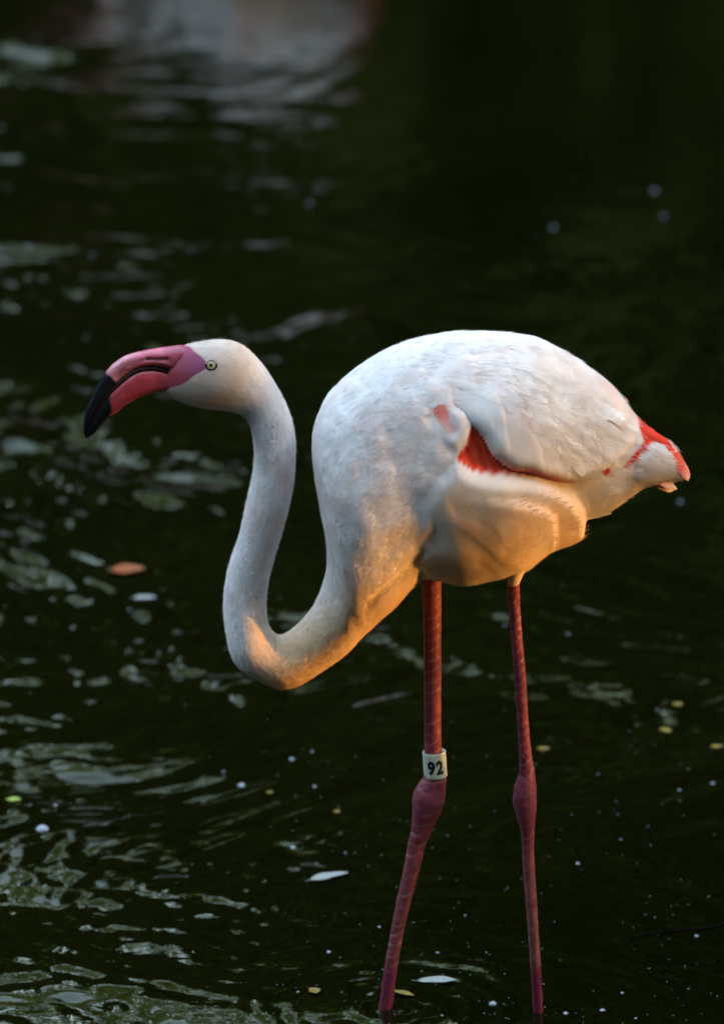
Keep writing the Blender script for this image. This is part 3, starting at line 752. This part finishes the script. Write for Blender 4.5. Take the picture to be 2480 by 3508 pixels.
# ---- legs
leg_a = [(1470,1880,40),(1478,1950,36),(1478,1990,34),(1480,2100,32),(1481,2200,30.5),(1482,2400,29.5),(1483,2560,30),(1486,2640,35),(1487,2672,42),(1479,2702,50),(1468,2735,56),(1461,2772,51),(1450,2815,41),(1440,2852,34),(1426,2900,30.5),(1405,3000,28),(1380,3100,24.5),(1352,3238,22.5),(1334,3350,23),(1320,3455,24),(1300,3600,25)]
leg_b = [(1775,1900,40),(1757,1960,25),(1757,1990,22),(1765,2131,19.5),(1779,2300,20.5),(1792,2500,20),(1800,2600,23),(1804,2650,28),(1799.5,2692,37),(1796.5,2740,41),(1802,2792,34),(1806,2840,25),(1808,2900,21),(1812.5,3000,20.5),(1827,3200,18.5),(1836,3340,18.5),(1842.5,3455,18),(1852,3600,19)]
def leg(pts, ytop, ybot, seed):
    p = catmull(np.array([(a, b, r, 0) for a, b, r in pts], float), 560); n = 560; k = 48
    y = np.interp(p[:, 1], [1900, 2700, 3455], [ytop, (ytop + ybot) / 2, ybot])
    c = P(p[:, 0], p[:, 1], y); rad = p[:, 2] * S
    tg = np.gradient(c, axis=0); tg /= np.linalg.norm(tg, axis=1, keepdims=True)
    a = np.cross(tg, [0, 1, 0]); a /= np.linalg.norm(a, axis=1, keepdims=True); b = np.cross(tg, a)
    t = np.linspace(0, 2 * np.pi, k, endpoint=False)
    V = c[:, None] + rad[:, None, None] * (a[:, None] * np.cos(t)[None, :, None] + .92 * b[:, None] * np.sin(t)[None, :, None])
    nn = grid_normals(V).reshape(-1, 3); V = V.reshape(-1, 3)
    yy = np.repeat(p[:, 1], k); ang = np.tile(t, n)
    nz = vnoise(V, 120, seed)
    slant = 9 * np.sin(ang * 1.0 + seed) + 12 * np.sin(ang * 2 + 1) * .4 + 5 * nz
    s = np.mod((yy + slant + 14 * vnoise(V * np.array([0, 0, 1]), 40, seed)) / 35.0, 1.0); line = np.exp(-((s - .5) / .075) ** 2)
    joint = np.exp(-((yy - 2735) / 75) ** 2); low = smooth(3280, 3340, yy)
    scut = (1 - joint) * (1 - low) * (.35 + .65 * smooth(-.5, .3, vnoise(V, 70, seed + 3)))
    sheath = np.exp(-((np.cos(ang - .6)) / .18) ** 2) * 0
    disp = -.00045 * line * scut + .0006 * nz * joint + .0004 * vnoise(V, 300, 4)
    disp -= .0012 * np.exp(-((np.mod(ang - seed * .0 - 5.4, 2 * np.pi) - np.pi) / .18) ** 2) * smooth(2580, 2500, yy)
    V = V + nn * disp[:, None]
    base = np.array([.23, .036, .055])
    cc = np.tile(base, (len(V), 1)); cc = mixc(cc, np.array([.27, .058, .095]), joint * .8)
    cc = mixc(cc, np.array([.33, .12, .11]), smooth(2850, 3000, yy) * (.5 if seed == 2 else .25)); cc = mixc(cc, np.array([.20, .022, .055]), low)
    cc = mixc(cc, np.array([.34, .21, .22]), line * scut * .75)
    o = mesh_np('leg', rel(V), grid_faces(n, k), M_leg, flamingo, cc)
    return o, c, rad, p
legA, cA, rA, pA = leg(leg_a, .030, .004, 1)
legB, cB, rB, pB = leg(leg_b, -.034, -.004, 2)

# feathered cuff where the near leg leaves the thigh
cuff = [(1812,1850,62),(1800,1885,56),(1785,1920,44),(1770,1955,32),(1762,1985,25),(1759,2002,20)]
p = catmull(np.array([(a, b, r, 0) for a, b, r in cuff], float), 60); c = P(p[:, 0], p[:, 1], np.full(60, -.036) - .012 * smooth(1960, 1850, p[:, 1]))
t = np.linspace(0, 2 * np.pi, 48, endpoint=False)
V = c[:, None] + (p[:, 2] * S)[:, None, None] * (np.array([1, 0, .25])[None, None] * np.cos(t)[None, :, None] + np.array([0, 1, 0])[None, None] * np.sin(t)[None, :, None])
V = V.reshape(-1, 3); V += grid_normals(V.reshape(60, 48, 3)).reshape(-1, 3) * (.0012 * vnoise(V * np.array([1, 1, .3]), 120, 3))[:, None]
cf = mesh_np('thigh_cuff', rel(V), grid_faces(60, 48), M_plume, flamingo, np.tile(np.array([.78, .58, .38]), (len(V), 1)))

# ---- leg band with its number
M_band = plain_mat('band_plastic', (.62, .66, .54), .45, .07, 200)
M_num = plain_mat('band_print', (.008, .008, .010), .5, 0, 10)
ib = np.argmin(np.abs(pA[:, 1] - 2617)); bc = cA[ib] + np.array([4.0 * S, 0, 0]); axv = Vector(cA[ib - 12] - cA[ib + 12]).normalized()
axv = (axv + Vector((-.02, 0, 0))).normalized()
BR, BH = 40.5 * S, 87 * S / cp / 2
rot = axv.to_track_quat('Z', 'Y').to_matrix()
# frame: z along the leg, x to the right, y away from the viewer
zx = np.array(axv); yx = np.array([0, 1, 0.]) - zx * zx[1]; yx /= np.linalg.norm(yx); xx = np.cross(yx, zx)
Mx = np.stack([xx, yx, zx], 1)
prof = [(BR - .0011, -BH + .0003), (BR - .0006, -BH), (BR - .0002, -BH), (BR, -BH + .0004)] + [(BR, -BH + (2 * BH) * k / 10) for k in range(1, 10)] + [(BR, BH - .0004), (BR - .0002, BH), (BR - .0006, BH), (BR - .0011, BH - .0003)] + [(BR - .0011, 0)]
k = 72; t = np.linspace(0, 2 * np.pi, k, endpoint=False)
V = np.array([[(r * math.cos(q), r * math.sin(q), z) for q in t] for r, z in prof + [prof[0]]]).reshape(-1, 3)
leg_band = mesh_np('leg_band', rel(V @ Mx.T + bc), grid_faces(len(prof) + 1, k), M_band, flamingo)
def number(ch, x0, w, h, z0):
    cu = bpy.data.curves.new('numeral', 'FONT'); cu.body = ch; cu.size = 1; cu.offset = .055; cu.extrude = 0; cu.resolution_u = 6
    to = bpy.data.objects.new('numeral', cu); COL.objects.link(to)
    me = bpy.data.meshes.new_from_object(to.evaluated_get(bpy.context.evaluated_depsgraph_get()))
    bpy.data.objects.remove(to)
    import bmesh
    bm = bmesh.new(); bm.from_mesh(me)
    bmesh.ops.triangulate(bm, faces=bm.faces[:])
    bmesh.ops.subdivide_edges(bm, edges=[e for e in bm.edges if e.calc_length() > .12], cuts=3)
    bmesh.ops.triangulate(bm, faces=bm.faces[:])
    co = np.array([v.co[:] for v in bm.verts]); mn, mxv = co.min(0), co.max(0)
    u = x0 + (co[:, 0] - mn[0]) / (mxv[0] - mn[0]) * w; z = z0 + ((co[:, 1] - mn[1]) / (mxv[1] - mn[1]) - .5) * h
    a = np.arcsin(0) + u / BR
    r = BR + .00012
    L = np.stack([r * np.sin(a), -r * np.cos(a), z], 1) @ Mx.T + bc
    for v, c_ in zip(bm.verts, rel(L)): v.co = c_
    bm.to_mesh(me); bm.free(); me.materials.clear(); me.materials.append(M_num)
    return obj('numeral', me, leg_band)
number('9', -27 * S, 28 * S, 52 * S, -.0015)
number('2', 4 * S, 27 * S, 52 * S, -.0012)

# ---- water on the bird: a drop at the tip of the bill, beads on crown and nape
M_drop, nt_, b_ = new_mat('clear_water'); b_.inputs['Base Color'].default_value = (1, 1, 1, 1); b_.inputs['Transmission Weight'].default_value = 1; b_.inputs['Roughness'].default_value = 0; b_.inputs['IOR'].default_value = 1.33
drop = ball('water_drop', P(306, 1503), 5.5 * S, M_drop, flamingo, (1.3, 1, 1.1), 10)
tag(flamingo, 'white and pink flamingo with a number 92 band on its leg, wading in dark water', 'flamingo', 'flamingos in the pond')

# ---- two more flamingos farther out, above the picture's upper edge; the water shows their blurred reflection
def far_bird(px, py, zback, rz, s, label):
    # place so that the mirror image of its back shows at the pixel
    g = G(px, py, -zback * s)
    o = copy_tree(flamingo); o.location = (g[0], g[1], 0); o.rotation_euler = (0, 0, rz); o.scale = (s, s, s)
    tag(o, label, 'flamingo', 'flamingos in the pond'); return o
far_bird(900, 140, .735, -.5, 1.2, 'pale flamingo far out, mirrored as the lower grey shape at the top')
far_bird(760, -10, .735, -.42, 1.2, 'pale flamingo far out, mirrored as the upper grey shape at the top')

# ------------------------------------------------------------------ things afloat
def float_leaf(name, px, py, Lpx, wpx, ang, mat, label, cat, group=None, curl=.12):
    """a leaf lying on the water; its size is given in photograph pixels at its own distance"""
    g = G(px, py); sc = np.linalg.norm(g - CAM) / DIST * S
    L, wd = Lpx * sc, wpx * sc / sp * .8
    n = 11; V = []
    for k in range(n):
        u = k / (n - 1); ww = wd / 2 * math.sin(math.pi * u ** .85) ** .8 * (1 + .12 * math.sin(9 * u + px)) + .0002
        for v in (-1, -.5, 0, .5, 1):
            V.append(((u - .5) * L, v * ww + .1 * L * math.sin(u * 2.6), .0015 + curl * L * .25 * (v * v) + curl * L * .35 * (u - .4) ** 2 + (0 if v else -.0006)))
    o = mesh_np(name, np.array(V), grid_faces(n, 5, False), mat)
    st = limb_mesh([([(-L * .5, .1 * L * math.sin(0), .0016), (-L * .56, -.01 * L, .002), (-L * .64, -.03 * L, .003)], .0005, .0003)])
    mesh_np('stalk', st[0], st[1], mat, o)
    o.location = (g[0], g[1], float(waves(np.array([[g[0], g[1], 0.]]))[0]) + .0006); o.rotation_euler = (0, 0, ang)
    tag(o, label, cat, group); return o
M_or = plain_mat('orange_leaf', (.28, .07, .015), .5, .35, 70); M_ye = plain_mat('yellow_leaf', (.20, .13, .014), .5, .3, 120); M_gr = plain_mat('green_leaf', (.25, .33, .04), .5, .3, 120)
GL = 'small leaves floating on the pond'
float_leaf('fallen_leaf', 438, 1960, 118, 34, .05, M_or, 'orange brown leaf floating left of the neck', 'leaf', GL)
float_leaf('fallen_leaf', 1386, 3412, 34, 30, 1.0, M_ye, 'yellow leaf floating just right of the left foot', 'leaf', GL)
float_leaf('fallen_leaf', 1080, 3403, 42, 20, .5, M_ye, 'yellow leaf floating on the ripples left of the foot', 'leaf', GL)
float_leaf('fallen_leaf', 2281, 2495, 36, 20, .6, M_ye, 'golden leaf floating at the right edge, lower of two', 'leaf', GL)
float_leaf('fallen_leaf', 2323, 2418, 38, 14, .7, M_ye, 'pale yellow leaf floating at the right edge, upper of two', 'leaf', GL)
float_leaf('fallen_leaf', 1860, 2570, 44, 12, -.1, M_ye, 'thin yellow leaf floating right of the banded leg joint', 'leaf', GL)
float_leaf('fallen_leaf', 2455, 2556, 44, 12, .1, M_ye, 'thin ochre leaf cut by the right picture edge', 'leaf', GL)
float_leaf('fallen_leaf', 49, 2754, 50, 15, -.15, M_gr, 'yellow green leaf floating at the left edge', 'leaf', GL)
float_leaf('fallen_leaf', 1154, 2784, 24, 10, -.3, M_ye, 'tiny yellow leaf floating left of the leg joint', 'leaf', GL)
float_leaf('fallen_leaf', 925, 2730, 24, 9, .1, M_ye, 'tiny ochre leaf floating beside the grey bubble', 'leaf', GL)

M_fw = plain_mat('shed_feather', (.27, .29, .28), .7, .12, 300)
def float_feather(px, py, Lpx, wpx, ang, label):
    o = float_leaf('floating_feather', px, py, Lpx, wpx, ang, M_fw, label, 'feather', 'white feathers afloat', .05)
    for c in o.children: c.name = 'quill'
float_feather(497, 2056, 80, 16, .0, 'short white feather floating below the orange leaf')
float_feather(1497, 3364, 138, 22, -.02, 'long white feather floating between the two feet')
float_feather(1130, 3010, 150, 20, .42, 'pale narrow streak left of the banded leg, a water glint built as a feather')  # water glint modelled as a pale feather

def foam_mat():
    m, nt, b = new_mat('foam'); b.inputs['Base Color'].default_value = (.30, .34, .42, 1); b.inputs['Roughness'].default_value = .25
    b.inputs['Subsurface Weight'].default_value = .2; b.inputs['Subsurface Radius'].default_value = (.004, .004, .004); return m
M_foam = foam_mat()
M_dim = plain_mat('dim_foam', (.13, .135, .17), .4, .2, 200)  # darker foam colour for the farther bubbles
def dome(n=8, k=16, seed=1):
    t = np.linspace(0.001, np.pi / 2, n); f = np.linspace(0, 2 * np.pi, k, endpoint=False)
    V = np.stack([np.sin(t)[:, None] * np.cos(f), np.sin(t)[:, None] * np.sin(f), np.cos(t)[:, None] * .7 * np.ones(k)], -1)
    V[..., :2] *= (1 + .12 * np.sin(f * 3 + seed) + .08 * np.sin(f * 5 + 2 * seed))[None, :, None]
    return V.reshape(-1, 3), grid_faces(n, k)
def bubble(px, py, rpx, label):
    g = G(px, py); sc = np.linalg.norm(g - CAM) / DIST * S * rpx * .75
    V, Fq = dome(seed=px); o = mesh_np('foam_bubble', V * sc * (.75 if py < 1000 else 1), Fq, M_dim if py < 2500 else M_foam)
    o.location = (g[0], g[1], float(waves(np.array([[g[0], g[1], 0.]]))[0]) - .0004)
    tag(o, label, 'bubble', 'foam bubbles on the pond')
for px, py, r, lb in [(147,2868,30,'big bluish foam bubble at the lower left edge'),(828,2700,17,'grey foam bubble left of the banded leg joint'),(1000,2611,12,'bright white foam bubble left of the leg band'),
    (1069,2582,7,'small foam bubble up right of the bright white one'),(1895,781,17,'blue white foam bubble above the tail in the upper right'),(2240,655,20,'largest pale foam bubble in the upper right'),(2272,742,15,'foam bubble just under the largest upper right one'),
    (1062,697,15,'dim yellowish foam bubble in the upper middle'),(2328,1722,13,'dim foam bubble under the tail'),(1945,2165,9,'foam bubble right of the near leg top'),(1730,2135,8,'foam bubble between the two legs near their tops'),
    (316,868,12,'dim foam bubble in the upper left'),(2250,2425,7,'foam bubble beside the pale yellow leaf at right'),(445,2090,8,'foam bubble below the short white feather'),(2440,2682,9,'foam bubble at the right edge below the ochre leaf'),
    (1978,2960,9,'foam bubble right of the right-hand shank'),(1688,3438,18,'foam bubble ring between the feet near the bottom'),(1126,3263,10,'foam bubble left of the banded shank near the bottom'),(1937,3470,12,'foam bubble right of the right-hand foot')]:
    bubble(px, py, r, lb)
# specks too small and many to count
rs = np.random.RandomState(77); vv, ff, o_ = [], [], 0
V, Fq = dome(4, 8)
for i in range(330):
    px = rs.uniform(900, 2480) if rs.rand() < .85 else rs.uniform(0, 2480); py = 3508 - 1050 * rs.rand() ** 1.5 if rs.rand() < .85 else rs.uniform(300, 3508)
    g = G(px, py); s = S * rs.uniform(.8, 2.0) * (1 + 2.5 * (rs.rand() > .93))
    g[2] = 0; vv.append(V * [s * rs.uniform(1, 1.8), s, s] + g); ff.append(Fq + o_); o_ += len(V)
vv = np.concatenate(vv); vv[:, 2] += waves(vv * [1, 1, 0])
o = mesh_np('foam_flecks', vv, np.concatenate(ff), M_foam); tag(o, 'tiny pale foam flecks scattered over the water', 'foam', kind='stuff')
# dark twig lying at the right edge
pts = [G(2150, 3218), G(2210, 3203), G(2260, 3200), G(2330, 3190), G(2400, 3186), G(2450, 3178), G(2500, 3160), G(2560, 3120)]
pts = [p_ + np.array([0, 0, .0015]) for p_ in pts]
V, Fq = limb_mesh([(pts, .0008, .0020)])
o = mesh_np('twig', V, Fq, plain_mat('wet_twig', (.004, .0035, .003), .95, .3, 100)); o.data.materials[0].node_tree.nodes['Principled BSDF'].inputs['Specular IOR Level'].default_value = .05; tag(o, 'thin dark twig floating at the lower right edge', 'twig')
